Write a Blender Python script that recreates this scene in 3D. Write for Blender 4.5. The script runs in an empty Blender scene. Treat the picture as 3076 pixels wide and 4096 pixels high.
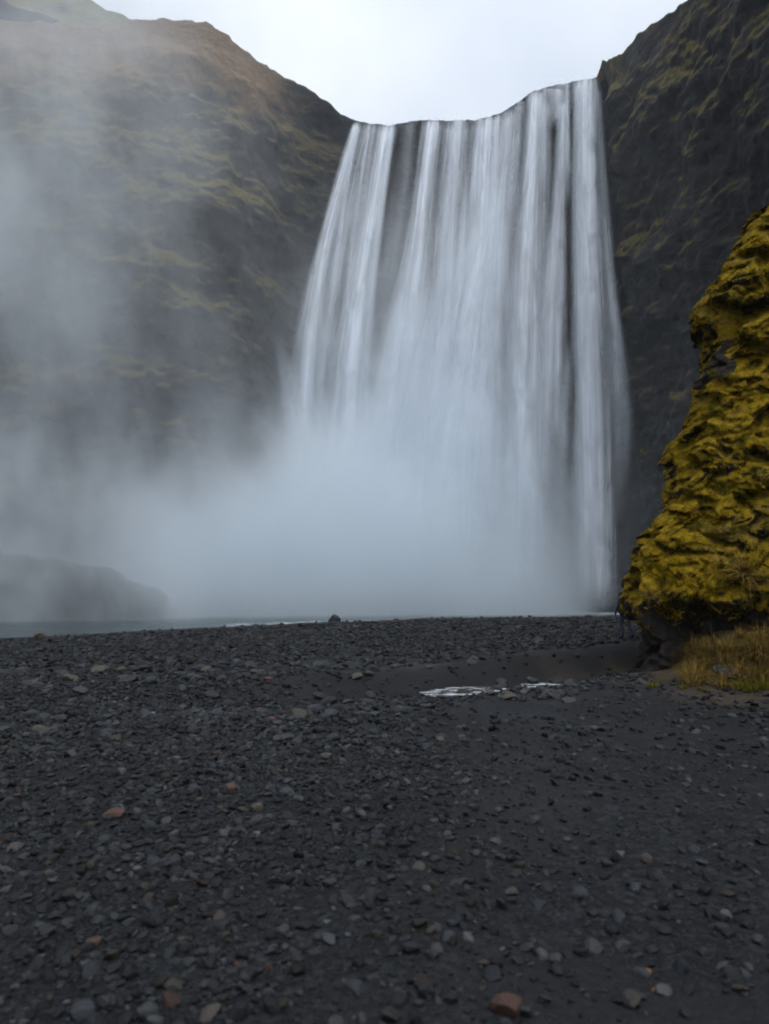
import bpy, bmesh, math, random
import numpy as np
from mathutils import Vector, Matrix

random.seed(7)
RNG = np.random.default_rng(11)
scene = bpy.context.scene
COL = scene.collection
R = math.radians

# ------------------------------------------------------------------ camera
PITCH, FPX, CAMH = R(6.72), 2731.0, 1.6
cam_d = bpy.data.cameras.new('camera')
cam_d.sensor_fit = 'VERTICAL'
cam_d.sensor_height = 36.0
cam_d.sensor_width = 27.0
cam_d.lens = 24.0
cam_d.clip_start = 0.05
cam_d.clip_end = 2000
cam = bpy.data.objects.new('camera', cam_d)
COL.objects.link(cam)
cam.location = (0, 0, CAMH)
cam.rotation_euler = (R(90) + PITCH, 0, 0)
scene.camera = cam
cam_d.dof.use_dof = True
cam_d.dof.focus_distance = 16.0
cam_d.dof.aperture_fstop = 1.7

# ------------------------------------------------------------------ world (overcast)
SUN_DIR = Vector((0.22, -0.36, 0.90)).normalized()
world = bpy.data.worlds.new('World')
scene.world = world
world.use_nodes = True
wn, wl = world.node_tree.nodes, world.node_tree.links
wn.clear()
w_out = wn.new('ShaderNodeOutputWorld')
w_bg = wn.new('ShaderNodeBackground')
w_sky = wn.new('ShaderNodeTexSky')
w_sky.sky_type = 'NISHITA'
w_sky.sun_disc = False
w_sky.sun_elevation = math.asin(SUN_DIR.z)
w_sky.sun_rotation = math.atan2(SUN_DIR.x, SUN_DIR.y)
w_tc = wn.new('ShaderNodeTexCoord')
w_noise = wn.new('ShaderNodeTexNoise')
w_noise.inputs['Scale'].default_value = 2.2
w_noise.inputs['Detail'].default_value = 4.0
w_noise.inputs['Roughness'].default_value = 0.5
wl.new(w_tc.outputs['Generated'], w_noise.inputs['Vector'])
w_dot = wn.new('ShaderNodeVectorMath'); w_dot.operation = 'DOT_PRODUCT'
w_dot.inputs[1].default_value = SUN_DIR
w_nrm = wn.new('ShaderNodeVectorMath'); w_nrm.operation = 'NORMALIZE'
wl.new(w_tc.outputs['Generated'], w_nrm.inputs[0])
wl.new(w_nrm.outputs[0], w_dot.inputs[0])
w_map = wn.new('ShaderNodeMapRange')           # thinner cloud round the sun
w_map.inputs['From Min'].default_value = 0.55
w_map.inputs['From Max'].default_value = 1.0
wl.new(w_dot.outputs['Value'], w_map.inputs['Value'])
w_add = wn.new('ShaderNodeMath'); w_add.operation = 'MULTIPLY_ADD'
wl.new(w_noise.outputs['Fac'], w_add.inputs[0])
w_add.inputs[1].default_value = 0.85
wl.new(w_map.outputs[0], w_add.inputs[2])
w_ramp = wn.new('ShaderNodeValToRGB')
w_ramp.color_ramp.elements.new(0.62)
for e_, (p_, c_) in zip(w_ramp.color_ramp.elements, [(0.27, (0.50, 0.575, 0.70)), (0.60, (0.82, 0.87, 0.94)), (1.0, (1.0, 1.03, 1.07))]):
    e_.position = p_
    e_.color = (*c_, 1)
wl.new(w_add.outputs[0], w_ramp.inputs['Fac'])
w_mix = wn.new('ShaderNodeMixRGB'); w_mix.blend_type = 'ADD'
w_mix.inputs['Fac'].default_value = 0.004     # a trace of clear sky through the cloud
wl.new(w_ramp.outputs['Color'], w_mix.inputs['Color1'])
wl.new(w_sky.outputs['Color'], w_mix.inputs['Color2'])
w_sep = wn.new('ShaderNodeSeparateXYZ')
wl.new(w_nrm.outputs[0], w_sep.inputs[0])
w_zen = wn.new('ShaderNodeMapRange')           # an overcast sky is brighter overhead than at the horizon
w_zen.inputs['From Min'].default_value = 0.0
w_zen.inputs['From Max'].default_value = 1.0
w_zen.inputs['To Min'].default_value = 0.70
w_zen.inputs['To Max'].default_value = 1.30
wl.new(w_sep.outputs[2], w_zen.inputs['Value'])
wl.new(w_zen.outputs[0], w_bg.inputs['Strength'])
wl.new(w_mix.outputs['Color'], w_bg.inputs['Color'])
wl.new(w_bg.outputs[0], w_out.inputs['Surface'])

sun_d = bpy.data.lights.new('sun', 'SUN')
sun_d.energy = 1.5
sun_d.angle = R(30)
sun_d.color = (1.0, 0.985, 0.97)
sun = bpy.data.objects.new('sun', sun_d)
COL.objects.link(sun)
sun.rotation_euler = (-SUN_DIR).to_track_quat('-Z', 'Y').to_euler()
sun.location = (30, -40, 120)

vs = scene.view_settings
vs.view_transform = 'Standard'
vs.look = 'None'
vs.exposure = 0.15
vs.gamma = 1.0
vs.use_curve_mapping = False
cy = scene.cycles
cy.use_denoising = True
cy.filter_width = 1.9
cy.use_adaptive_sampling = True
cy.adaptive_threshold = 0.05
cy.max_bounces = 10
cy.diffuse_bounces = 3
cy.glossy_bounces = 3
cy.transmission_bounces = 4
cy.volume_bounces = 8
cy.transparent_max_bounces = 64
cy.volume_step_rate = 1.6
cy.volume_max_steps = 64

# ------------------------------------------------------------------ helpers
def ray(u, v):
    x = (u - 1538) / FPX
    y = (2048 - v) / FPX
    return x, math.cos(PITCH) - y * math.sin(PITCH), math.sin(PITCH) + y * math.cos(PITCH)

def at(u, v, Y):
    """world x, z of the photograph's direction (u, v) on the vertical plane y = Y"""
    x, y, d = ray(u, v)
    t = Y / y
    return x * t, CAMH + d * t

_perm = RNG.permutation(256).astype(np.int64)
_perm = np.concatenate([_perm, _perm, _perm])
_grad = RNG.normal(size=(256, 3))
_grad /= np.linalg.norm(_grad, axis=1)[:, None]

def perlin(p):
    p = np.asarray(p, dtype=np.float64)
    i = np.floor(p).astype(np.int64)
    f = p - i
    i &= 255
    w = f * f * f * (f * (f * 6 - 15) + 10)
    out = 0
    for dx in (0, 1):
        wx = w[:, 0] if dx else 1 - w[:, 0]
        for dy in (0, 1):
            wy = w[:, 1] if dy else 1 - w[:, 1]
            for dz in (0, 1):
                wz = w[:, 2] if dz else 1 - w[:, 2]
                h = _perm[_perm[_perm[(i[:, 0] + dx) & 255] + ((i[:, 1] + dy) & 255)] + ((i[:, 2] + dz) & 255)]
                g = _grad[h]
                d = g[:, 0] * (f[:, 0] - dx) + g[:, 1] * (f[:, 1] - dy) + g[:, 2] * (f[:, 2] - dz)
                out = out + wx * wy * wz * d
    return out * 1.5

def fbm(p, octv=4, rough=0.5, lac=2.03):
    p = np.asarray(p, dtype=np.float64)
    a, s, t = 1.0, 0.0, 0.0
    for k in range(octv):
        s = s + a * perlin(p + 17.3 * k)
        t += a
        p = p * lac
        a *= rough
    return s / t

def ridged(p, octv=3):
    p = np.asarray(p, dtype=np.float64)
    a, s, t = 1.0, 0.0, 0.0
    for k in range(octv):
        s = s + a * (1 - 2 * np.abs(perlin(p + 9.1 * k)))
        t += a
        p = p * 2.1
        a *= 0.5
    return s / t

def sstep(a, b, x):
    t = np.clip((np.asarray(x, dtype=np.float64) - a) / (b - a), 0, 1)
    return t * t * (3 - 2 * t)

def mesh_np(name, verts, faces, smooth=True):
    """faces: (n, k) int array with k = 3 or 4"""
    me = bpy.data.meshes.new(name)
    verts = np.ascontiguousarray(verts, dtype=np.float32)
    faces = np.ascontiguousarray(faces, dtype=np.int32)
    n, k = faces.shape
    me.vertices.add(len(verts))
    me.vertices.foreach_set('co', verts.ravel())
    me.loops.add(n * k)
    me.loops.foreach_set('vertex_index', faces.ravel())
    me.polygons.add(n)
    me.polygons.foreach_set('loop_start', np.arange(0, n * k, k, dtype=np.int32))
    me.polygons.foreach_set('loop_total', np.full(n, k, dtype=np.int32))
    me.polygons.foreach_set('use_smooth', np.full(n, bool(smooth)))
    me.update(calc_edges=True)
    return me

def grid_faces(nr, nc, wrap=False):
    r = np.arange(nr - 1)[:, None]
    c = np.arange(nc if wrap else nc - 1)[None, :]
    c2 = (c + 1) % nc
    a = r * nc + c
    return np.stack([a, r * nc + c2, (r + 1) * nc + c2, (r + 1) * nc + c], -1).reshape(-1, 4)

def attr(me, name, data, kind='FLOAT'):
    at_ = me.attributes.new(name, kind, 'POINT')
    data = np.ascontiguousarray(data, dtype=np.float32)
    at_.data.foreach_set('color' if kind == 'FLOAT_COLOR' else ('vector' if kind == 'FLOAT_VECTOR' else 'value'), data.ravel())

def obj(name, me, mat=None, parent=None, loc=(0, 0, 0), rot=(0, 0, 0), scale=(1, 1, 1)):
    o = bpy.data.objects.new(name, me)
    COL.objects.link(o)
    o.location, o.rotation_euler, o.scale = loc, rot, scale
    if mat is not None and me is not None and not me.materials:
        me.materials.append(mat)
    if parent is not None:
        o.parent = parent
    return o

def tag(o, label=None, cat=None, group=None, kind=None):
    for k, v in (('label', label), ('category', cat), ('group', group), ('kind', kind)):
        if v:
            o[k] = v
    return o

class NT:
    """tiny node-tree writer"""
    def __init__(self, name):
        self.m = bpy.data.materials.new(name)
        self.m.use_nodes = True
        self.t = self.m.node_tree
        self.t.nodes.clear()
        self.out = self.t.nodes.new('ShaderNodeOutputMaterial')
    def n(self, kind, ins=None, **props):
        nd = self.t.nodes.new('ShaderNode' + kind)
        for k, v in props.items():
            setattr(nd, k, v)
        for k, v in (ins or {}).items():
            s = nd.inputs[k]
            if isinstance(v, bpy.types.NodeSocket):
                self.t.links.new(v, s)
            else:
                s.default_value = v
        return nd
    def link(self, a, b):
        self.t.links.new(a, b)
    def math(self, op, a, b=0.0, c=0.0, clamp=False):
        return self.n('Math', {0: a, 1: b, 2: c}, operation=op, use_clamp=clamp).outputs[0]
    def mapr(self, v, a, b, c=0.0, d=1.0, smooth=True):
        return self.n('MapRange', {'Value': v, 'From Min': a, 'From Max': b, 'To Min': c, 'To Max': d},
                      interpolation_type='SMOOTHSTEP' if smooth else 'LINEAR').outputs[0]
    def noise(self, vec, scale, detail=3.0, rough=0.5, dist=0.0):
        return self.n('TexNoise', {'Vector': vec, 'Scale': scale, 'Detail': detail, 'Roughness': rough, 'Distortion': dist}).outputs['Fac']
    def mix(self, f, a, b):
        return self.n('MixRGB', {'Fac': f, 'Color1': a, 'Color2': b}).outputs[0]
    def ramp(self, f, stops):
        nd = self.n('ValToRGB', {'Fac': f})
        e = nd.color_ramp.elements
        while len(e) < len(stops):
            e.new(0.5)
        for s, (p, c) in zip(e, stops):
            s.position = p
            s.color = (*c, 1)
        return nd.outputs['Color']
    def bump(self, h, strength, dist):
        return self.n('Bump', {'Height': h, 'Strength': strength, 'Distance': dist}).outputs[0]
    def bsdf(self, **ins):
        b = self.n('BsdfPrincipled')
        for k, v in ins.items():
            k = k.replace('_', ' ')
            s = b.inputs[k]
            if isinstance(v, bpy.types.NodeSocket):
                self.t.links.new(v, s)
            else:
                s.default_value = v
        self.link(b.outputs[0], self.out.inputs['Surface'])
        return b

# ------------------------------------------------------------------ materials
def mat_ground():
    t = NT('dark_gravel_ground')
    P = t.n('NewGeometry').outputs['Position']
    big = t.noise(P, 0.35, 4, 0.6)
    v1 = t.n('TexVoronoi', {'Vector': P, 'Scale': 26.0, 'Randomness': 1.0})
    v2 = t.n('TexVoronoi', {'Vector': P, 'Scale': 70.0, 'Randomness': 1.0})
    fine = t.noise(P, 120.0, 3, 0.6)
    sel = t.n('SeparateColor', {'Color': v1.outputs['Color']})
    sel2 = t.n('SeparateColor', {'Color': v2.outputs['Color']})
    c1 = t.ramp(sel.outputs[0], [(0.0, (0.0022, 0.0026, 0.0032)), (0.55, (0.0065, 0.0078, 0.010)), (0.85, (0.017, 0.0195, 0.024)), (1.0, (0.032, 0.033, 0.036))])
    c2 = t.ramp(sel2.outputs[1], [(0.0, (0.0026, 0.003, 0.004)), (0.7, (0.009, 0.0103, 0.013)), (1.0, (0.026, 0.028, 0.032))])
    col = t.mix(t.mapr(big, 0.42, 0.60, 0.25, 0.75), c1, c2)
    sand = t.n('Attribute', attribute_name='sand').outputs['Fac']
    dirt = t.n('Attribute', attribute_name='dirt').outputs['Fac']
    sandc = t.ramp(fine, [(0.25, (0.006, 0.006, 0.007)), (0.8, (0.015, 0.0145, 0.016))])
    col = t.mix(sand, col, sandc)
    dirtc = t.ramp(t.noise(P, 9.0, 5, 0.65), [(0.25, (0.022, 0.017, 0.014)), (0.75, (0.060, 0.045, 0.034))])
    col = t.mix(dirt, col, dirtc)
    turf = t.n('Attribute', attribute_name='turf').outputs['Fac']
    col = t.mix(turf, col, t.ramp(t.noise(P, 16.0, 5, 0.7), [(0.3, (0.018, 0.013, 0.004)), (0.5, (0.075, 0.055, 0.014)), (0.72, (0.17, 0.120, 0.040))]))
    hgt = t.math('ADD', t.math('MULTIPLY', v1.outputs['Distance'], -1.0), t.math('MULTIPLY', v2.outputs['Distance'], -0.5))
    hgt = t.math('ADD', hgt, t.math('MULTIPLY', fine, 0.35))
    st = t.math('SUBTRACT', 1.0, t.math('MULTIPLY', sand, 0.7))
    b = t.n('Bump', {'Height': hgt, 'Distance': 0.02, 'Strength': st})
    t.bsdf(Base_Color=col, Roughness=t.mapr(big, 0.35, 0.65, 0.55, 0.85), Normal=b.outputs[0], Specular_IOR_Level=0.15)
    return t.m

def mat_gravel():
    t = NT('gravel_stone')
    c = t.n('Attribute', attribute_name='col').outputs['Color']
    P = t.n('NewGeometry').outputs['Position']
    f = t.noise(P, 60.0, 4, 0.65)
    col = t.n('MixRGB', {'Fac': 1.0, 'Color1': c, 'Color2': t.ramp(f, [(0.3, (0.65, 0.65, 0.65)), (0.75, (1.25, 1.25, 1.25))])}, blend_type='MULTIPLY').outputs[0]
    t.bsdf(Base_Color=col, Roughness=0.7, Normal=t.bump(f, 0.5, 0.01), Specular_IOR_Level=0.2)
    return t.m

def mat_stone(name, a, b, rough=0.65):
    t = NT(name)
    P = t.n('TexCoord').outputs['Object']
    rnd = t.n('ObjectInfo').outputs['Random']
    f = t.noise(t.n('VectorMath', {0: P, 1: (3, 3, 3)}, operation='MULTIPLY').outputs[0], 1.4, 6, 0.65)
    spk = t.noise(P, 14.0, 2, 0.7)
    k = t.math('ADD', t.math('MULTIPLY', f, 0.55), t.math('MULTIPLY', spk, 0.35))
    col = t.ramp(t.math('ADD', k, t.math('MULTIPLY_ADD', rnd, 0.3, -0.15)), [(0.25, a), (0.7, b)])
    t.bsdf(Base_Color=col, Roughness=rough, Normal=t.bump(k, 0.6, 0.02), Specular_IOR_Level=0.3)
    return t.m

def mat_cliff():
    t = NT('mossy_basalt_cliff')
    g = t.n('NewGeometry')
    P, N = g.outputs['Position'], g.outputs['Normal']
    nz = t.n('SeparateXYZ', {0: N}).outputs[2]
    pz = t.n('SeparateXYZ', {0: P}).outputs[2]
    px = t.n('SeparateXYZ', {0: P}).outputs[0]
    strat = t.n('Mapping', {'Vector': P, 'Rotation': (0.25, 0.35, 0.2), 'Scale': (0.5, 0.5, 1.1)}).outputs[0]
    n1 = t.noise(strat, 0.55, 6, 0.6)
    n2 = t.noise(P, 0.16, 4, 0.55)
    n3 = t.noise(P, 2.4, 5, 0.65)
    rock = t.ramp(n1, [(0.30, (0.005, 0.006, 0.008)), (0.52, (0.014, 0.0145, 0.017)), (0.70, (0.036, 0.030, 0.026))])
    moss = t.ramp(n3, [(0.30, (0.022, 0.022, 0.006)), (0.52, (0.080, 0.068, 0.012)), (0.72, (0.20, 0.118, 0.024))])
    grass = t.ramp(n3, [(0.25, (0.085, 0.052, 0.026)), (0.6, (0.17, 0.100, 0.045)), (0.8, (0.23, 0.145, 0.065))])
    # moss sits on ledges, dry grass on the shoulder of the cliff
    led = t.math('ADD', t.math('MULTIPLY', nz, 1.1), t.math('MULTIPLY_ADD', n2, 1.5, -0.75))
    led = t.math('ADD', led, t.math('MULTIPLY_ADD', n3, 0.5, -0.25))
    led = t.math('ADD', led, t.mapr(pz, 12.0, 56.0, -0.20, 0.30, smooth=False))
    wet = t.n('Attribute', attribute_name='wet').outputs['Fac']
    mk = t.math('MULTIPLY', t.mapr(led, 0.24, 0.68, 0.0, 0.88), t.math('SUBTRACT', 1.0, wet))
    col = t.mix(mk, rock, moss)
    shoulder = t.n('Attribute', attribute_name='shoulder').outputs['Fac']
    gk = t.mapr(t.math('ADD', shoulder, t.math('MULTIPLY_ADD', n1, 0.7, -0.35)), 0.42, 0.72)
    col = t.mix(t.math('MULTIPLY', gk, 0.9), col, grass)
    h = t.math('ADD', t.math('MULTIPLY', n1, 1.0), t.math('MULTIPLY', n3, 0.35))
    t.bsdf(Base_Color=col, Roughness=0.8, Normal=t.bump(h, 0.8, 0.7), Specular_IOR_Level=0.25)
    return t.m

def mat_mossrock():
    t = NT('moss_covered_rock')
    g = t.n('NewGeometry')
    P, N = g.outputs['Position'], g.outputs['Normal']
    nz = t.n('SeparateXYZ', {0: N}).outputs[2]
    n1 = t.noise(P, 1.3, 4, 0.6, 0.3)
    n2 = t.noise(P, 7.0, 5, 0.65)
    n3 = t.noise(P, 38.0, 4, 0.7)
    rock = t.ramp(n2, [(0.3, (0.010, 0.009, 0.009)), (0.6, (0.028, 0.024, 0.022)), (0.8, (0.060, 0.050, 0.045))])
    mix = t.math('ADD', t.math('MULTIPLY', n2, 0.55), t.math('MULTIPLY', n3, 0.45))
    moss = t.ramp(mix, [(0.32, (0.022, 0.016, 0.001)), (0.50, (0.17, 0.112, 0.003)), (0.66, (0.40, 0.265, 0.007))])
    tan = t.ramp(mix, [(0.3, (0.050, 0.034, 0.013)), (0.65, (0.20, 0.145, 0.055))])
    moss = t.mix(t.mapr(n1, 0.56, 0.72, 0.0, 0.7), moss, tan)
    bare = t.n('Attribute', attribute_name='bare').outputs['Fac']
    k = t.math('ADD', t.math('MULTIPLY', nz, 0.45), t.math('MULTIPLY_ADD', n2, 0.9, -0.45))
    k = t.math('SUBTRACT', t.math('ADD', k, 0.30), t.math('MULTIPLY', bare, 1.1))
    col = t.mix(t.mapr(k, -0.05, 0.22), rock, moss)
    t.bsdf(Base_Color=col, Roughness=0.9, Normal=t.bump(mix, 1.0, 0.10), Specular_IOR_Level=0.1)
    return t.m

def mat_blade(name, stops):
    t = NT(name)
    c = t.n('Attribute', attribute_name='tint').outputs['Fac']
    col = t.ramp(c, stops)
    d = t.n('BsdfDiffuse', {'Color': col})
    tr = t.n('BsdfTranslucent', {'Color': col})
    m = t.n('MixShader', {0: 0.3, 1: d.outputs[0], 2: tr.outputs[0]})
    t.link(m.outputs[0], t.out.inputs['Surface'])
    return t.m

def mat_fall():
    t = NT('falling_white_water')
    uv = t.n('UVMap', uv_map='flow').outputs[0]
    edge = t.n('Attribute', attribute_name='edge').outputs['Fac']
    op = t.n('Attribute', attribute_name='op').outputs['Fac']
    a = t.noise(t.n('Mapping', {'Vector': uv, 'Scale': (1.1, 0.045, 1)}).outputs[0], 1.0, 2, 0.55, 0.25)
    b = t.noise(t.n('Mapping', {'Vector': uv, 'Scale': (4.2, 0.10, 1)}).outputs[0], 1.0, 2, 0.6, 0.15)
    c = t.noise(t.n('Mapping', {'Vector': uv, 'Scale': (0.7, 0.22, 1)}).outputs[0], 1.0, 2, 0.55, 0.6)
    s = t.math('ADD', t.math('MULTIPLY', a, 0.78), t.math('MULTIPLY', b, 0.22))
    s = t.mapr(s, 0.30, 0.66)
    s = t.math('MULTIPLY', s, t.mapr(c, 0.30, 0.60, 0.45, 1.0))
    fall = t.mapr(t.math('ADD', t.math('ABSOLUTE', edge), t.math('MULTIPLY_ADD', b, 0.6, -0.30)), -0.10, 1.0, 1.0, 0.0)
    al = t.math('MULTIPLY', t.math('MULTIPLY_ADD', s, 0.85, 0.32), t.math('MULTIPLY', fall, op), clamp=True)
    d = t.n('BsdfDiffuse', {'Color': (0.85, 0.91, 0.99, 1)})
    tr = t.n('BsdfTranslucent', {'Color': (0.85, 0.91, 0.99, 1)})
    w = t.n('MixShader', {0: 0.22, 1: d.outputs[0], 2: tr.outputs[0]})
    tp = t.n('BsdfTransparent')
    m = t.n('MixShader', {0: al, 1: tp.outputs[0], 2: w.outputs[0]})
    t.link(m.outputs[0], t.out.inputs['Surface'])
    return t.m

def mat_pool():
    t = NT('pool_water')
    P = t.n('NewGeometry').outputs['Position']
    n = t.noise(t.n('Mapping', {'Vector': P, 'Scale': (0.7, 1.6, 1)}).outputs[0], 1.6, 5, 0.6, 0.4)
    n2 = t.noise(P, 0.5, 5, 0.65, 0.6)
    foam = t.n('Attribute', attribute_name='foam').outputs['Fac']
    fk = t.mapr(t.math('ADD', t.math('MULTIPLY', n, 0.7), t.math('MULTIPLY_ADD', foam, 0.42, -0.1)), 0.58, 0.70)
    col = t.mix(fk, (0.018, 0.033, 0.038, 1), (0.74, 0.78, 0.80, 1))
    ro = t.mapr(fk, 0, 1, 0.16, 0.8)
    t.bsdf(Base_Color=col, Roughness=ro, Normal=t.bump(t.math('ADD', n, t.math('MULTIPLY', n2, .8)), 0.6, 0.25), IOR=1.333)
    return t.m

def mat_stream():
    t = NT('shallow_stream_water')
    P = t.n('NewGeometry').outputs['Position']
    n = t.noise(t.n('Mapping', {'Vector': P, 'Scale': (1.2, 2.4, 1)}).outputs[0], 5.0, 4, 0.6, 0.5)
    fk = t.mapr(t.noise(t.n('Mapping', {'Vector': P, 'Scale': (0.8, 2.0, 1)}).outputs[0], 3.2, 4, 0.65), 0.44, 0.60)   # pale patches painted into the colour for the bright sky reflection
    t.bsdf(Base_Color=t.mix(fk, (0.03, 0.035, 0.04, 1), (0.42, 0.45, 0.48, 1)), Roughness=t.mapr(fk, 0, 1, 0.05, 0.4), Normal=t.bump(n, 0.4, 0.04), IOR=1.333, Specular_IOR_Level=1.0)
    return t.m

def mat_plain(name, c, rough=0.8):
    t = NT(name)
    P = t.n('TexCoord').outputs['Object']
    f = t.noise(P, 14.0, 4, 0.6)
    col = t.ramp(f, [(0.3, tuple(x * 0.7 for x in c)), (0.7, tuple(x * 1.25 for x in c))])
    t.bsdf(Base_Color=col, Roughness=rough, Specular_IOR_Level=0.2, Normal=t.bump(f, 0.3, 0.01))
    return t.m

M_GROUND, M_GRAVEL, M_CLIFF, M_MOSS = mat_ground(), mat_gravel(), mat_cliff(), mat_mossrock()
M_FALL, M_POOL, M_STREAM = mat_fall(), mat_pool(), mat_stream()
M_MOSSBLADE = mat_blade('moss_strand', [(0.0, (0.026, 0.019, 0.001)), (0.45, (0.13, 0.088, 0.003)), (0.78, (0.36, 0.245, 0.008)), (1.0, (0.54, 0.40, 0.05))])
M_DRYGRASS = mat_blade('dry_grass', [(0.0, (0.022, 0.015, 0.006)), (0.5, (0.17, 0.112, 0.030)), (1.0, (0.42, 0.30, 0.09))])
M_GREENGRASS = mat_blade('green_grass', [(0.0, (0.03, 0.030, 0.005)), (0.5, (0.10, 0.092, 0.010)), (1.0, (0.24, 0.22, 0.03))])
M_STONES = {
    'grey': mat_stone('grey_basalt', (0.008, 0.010, 0.013), (0.031, 0.037, 0.045)),
    'dark': mat_stone('black_basalt', (0.008, 0.008, 0.010), (0.030, 0.030, 0.034)),
    'tan': mat_stone('tan_stone', (0.020, 0.018, 0.016), (0.064, 0.058, 0.050)),
    'rust': mat_stone('rust_red_stone', (0.030, 0.016, 0.012), (0.090, 0.044, 0.034)),
    'pale': mat_stone('pale_stone', (0.04, 0.046, 0.05), (0.095, 0.105, 0.115)),
    'orange': mat_stone('orange_stone', (0.10, 0.042, 0.018), (0.24, 0.11, 0.045)),
}

# ------------------------------------------------------------------ ground
WATER_Z = -0.5
def shore_y(x):
    return np.interp(x, [-70, -30, -16.5, -10.7, -2.9, 2.5, 13.4, 30, 60], [10, 22, 30.3, 35.3, 40.2, 43.2, 44.5, 47, 50])
def crest_z(x):
    return np.interp(x, [-30, -16.5, -10.7, -2.9, 2.5, 13.4, 40], [-0.40, -0.35, -0.28, -0.10, 0.02, 0.08, 0.3])
def chan_y(x):
    return np.interp(x, [-12, -8, -4, -1.5, 1, 2.6, 6.5, 9, 14, 30], [9.5, 10, 11.1, 12.1, 13.3, 14.2, 17.2, 19.2, 23, 34])

PUDDLE_Z = -0.335
PUDDLES = [(1.62, 13.75, 0.95, 0.95), (2.95, 12.85, 0.55, 0.60), (3.35, 14.6, 0.5, 0.5)]
def puddle_w(x, y):
    w = 0
    for px_, py_, rx, ry in PUDDLES:
        w = np.maximum(w, 1 - sstep(0.45, 1.0, np.hypot((x - px_) / rx, (y - py_) / ry)))
    return w

def ground_h(x, y):
    x = np.asarray(x, float); y = np.asarray(y, float)
    P = np.stack([x, y, x * 0], -1)
    ys = shore_y(x)
    z = crest_z(x) * sstep(14, 1, 0 * y + 14) * 0
    z = crest_z(x) * sstep(9, 32, y) 
    w = sstep(-7, -1.0, x)
    d = y - chan_y(x)
    ch = np.where(d < 0, 1 - sstep(0, 3.2, -d), 1 - sstep(0.2, 1.7, d))
    z = z - 0.38 * w * ch
    # raised far bank behind the little stream
    z = z + 0.20 * sstep(0.5, 4.5, x) * sstep(0.5, 2.0, d) * (1 - sstep(6, 22, d))
    z = z + 0.045 * fbm(P / 0.9 + 40, 3) * (1 - sstep(18, 30, y)) + 0.05 * fbm(P / 3.1, 3) + 0.10 * fbm(P / 9.0, 2) * sstep(4, 12, y) + 0.012 * fbm(P / 0.35, 3)
    # dirt apron at the foot of the mossy rock
    z = z + 0.14 * sstep(3.6, 5.4, x) * sstep(9.8, 11.6, y) * (1 - sstep(14.5, 16.5, y))
    # grassy bank heaped against the rock
    z = z + 0.75 * sstep(5.3, 6.6, x + 0.25 * fbm(P / 0.7 + 9, 2)) * sstep(10.9, 12.5, y + 0.3 * fbm(P / 0.5, 2)) * (1 - sstep(15, 17, y))
    pw = puddle_w(x, y)
    z = z * (1 - pw) + pw * (-0.40 + 0.10 * fbm(P / 0.45 + 8, 3))
    # bed of the pool
    z = z - 1.6 * sstep(0.0, 7.0, y - ys)
    return z

def build_ground():
    gx = np.sinh(np.linspace(-3.3, 3.3, 460)) * 10.5
    tt = np.linspace(0, 1, 520)
    gy = np.concatenate([np.linspace(-60, 1.2, 40)[:-1], 1.2 * (130 / 1.2) ** tt])
    X, Y = np.meshgrid(gx, gy)
    x, y = X.ravel(), Y.ravel()
    z = ground_h(x, y)
    me = mesh_np('ground', np.stack([x, y, z], -1), grid_faces(len(gy), len(gx)))
    P = np.stack([x, y, 0 * x], -1)
    d = y - chan_y(x)
    sand = 0.85 * sstep(0.1, 0.8, d + 0.5 * fbm(P / 1.2, 3)) * (1 - sstep(1.8, 3.4, d + 0.9 * fbm(P / 1.2 + 5, 3))) * sstep(-7, 1.5, x)
    sand = np.maximum(sand, 0.8 * sstep(-0.1, 0.25, fbm(P / 1.7 + 31, 3)) * sstep(-1.5, 1.5, x) * (1 - sstep(10, 13, y)))
    sand = np.maximum(sand, sstep(-4.0, -1.0, y - shore_y(x) + 1.2 * fbm(P / 4, 2)))
    dirt = sstep(3.9, 5.2, x + 0.7 * fbm(P / 1.1, 3) + (y - 10.5) * 0.12) * sstep(9.4, 10.6, y + 0.6 * fbm(P / 0.9 + 3, 3)) * (1 - sstep(15, 17, y))
    turf = sstep(5.15, 5.9, x + 0.5 * fbm(P / 0.5 + 6, 3)) * sstep(10.9, 11.5, y + 0.4 * fbm(P / 0.4 + 2, 3)) * (1 - sstep(16, 18, y))
    attr(me, 'sand', sand); attr(me, 'dirt', dirt); attr(me, 'turf', turf)
    return tag(obj('ground', me, M_GROUND), 'dark grey gravel and black sand river flat before the falls', 'ground', kind='structure')
build_ground()

# ------------------------------------------------------------------ pool and stream
def build_pool():
    gx = np.linspace(-75, 45, 240)
    gy = np.linspace(12, 100, 180)
    X, Y = np.meshgrid(gx, gy)
    x, y = X.ravel(), Y.ravel()
    P = np.stack([x, y, 0 * x], -1)
    z = WATER_Z + 0.03 * fbm(P / 1.5, 3) + 0.02 * fbm(P / 0.6, 2)
    me = mesh_np('pool_water', np.stack([x, y, z], -1), grid_faces(len(gy), len(gx)))
    d = y - shore_y(x)
    foam = (1 - sstep(11.0, 18.0, d)) * sstep(-15, -9, x) * (0.78 - 0.25 * sstep(-2, 6, x)) + sstep(56, 68, y) * sstep(-20, -8, x)
    attr(me, 'foam', np.clip(foam, 0, 1.2))
    return tag(obj('pool_water', me, M_POOL), 'teal river pool at the foot of the waterfall', 'pool', kind='structure')
build_pool()

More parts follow.
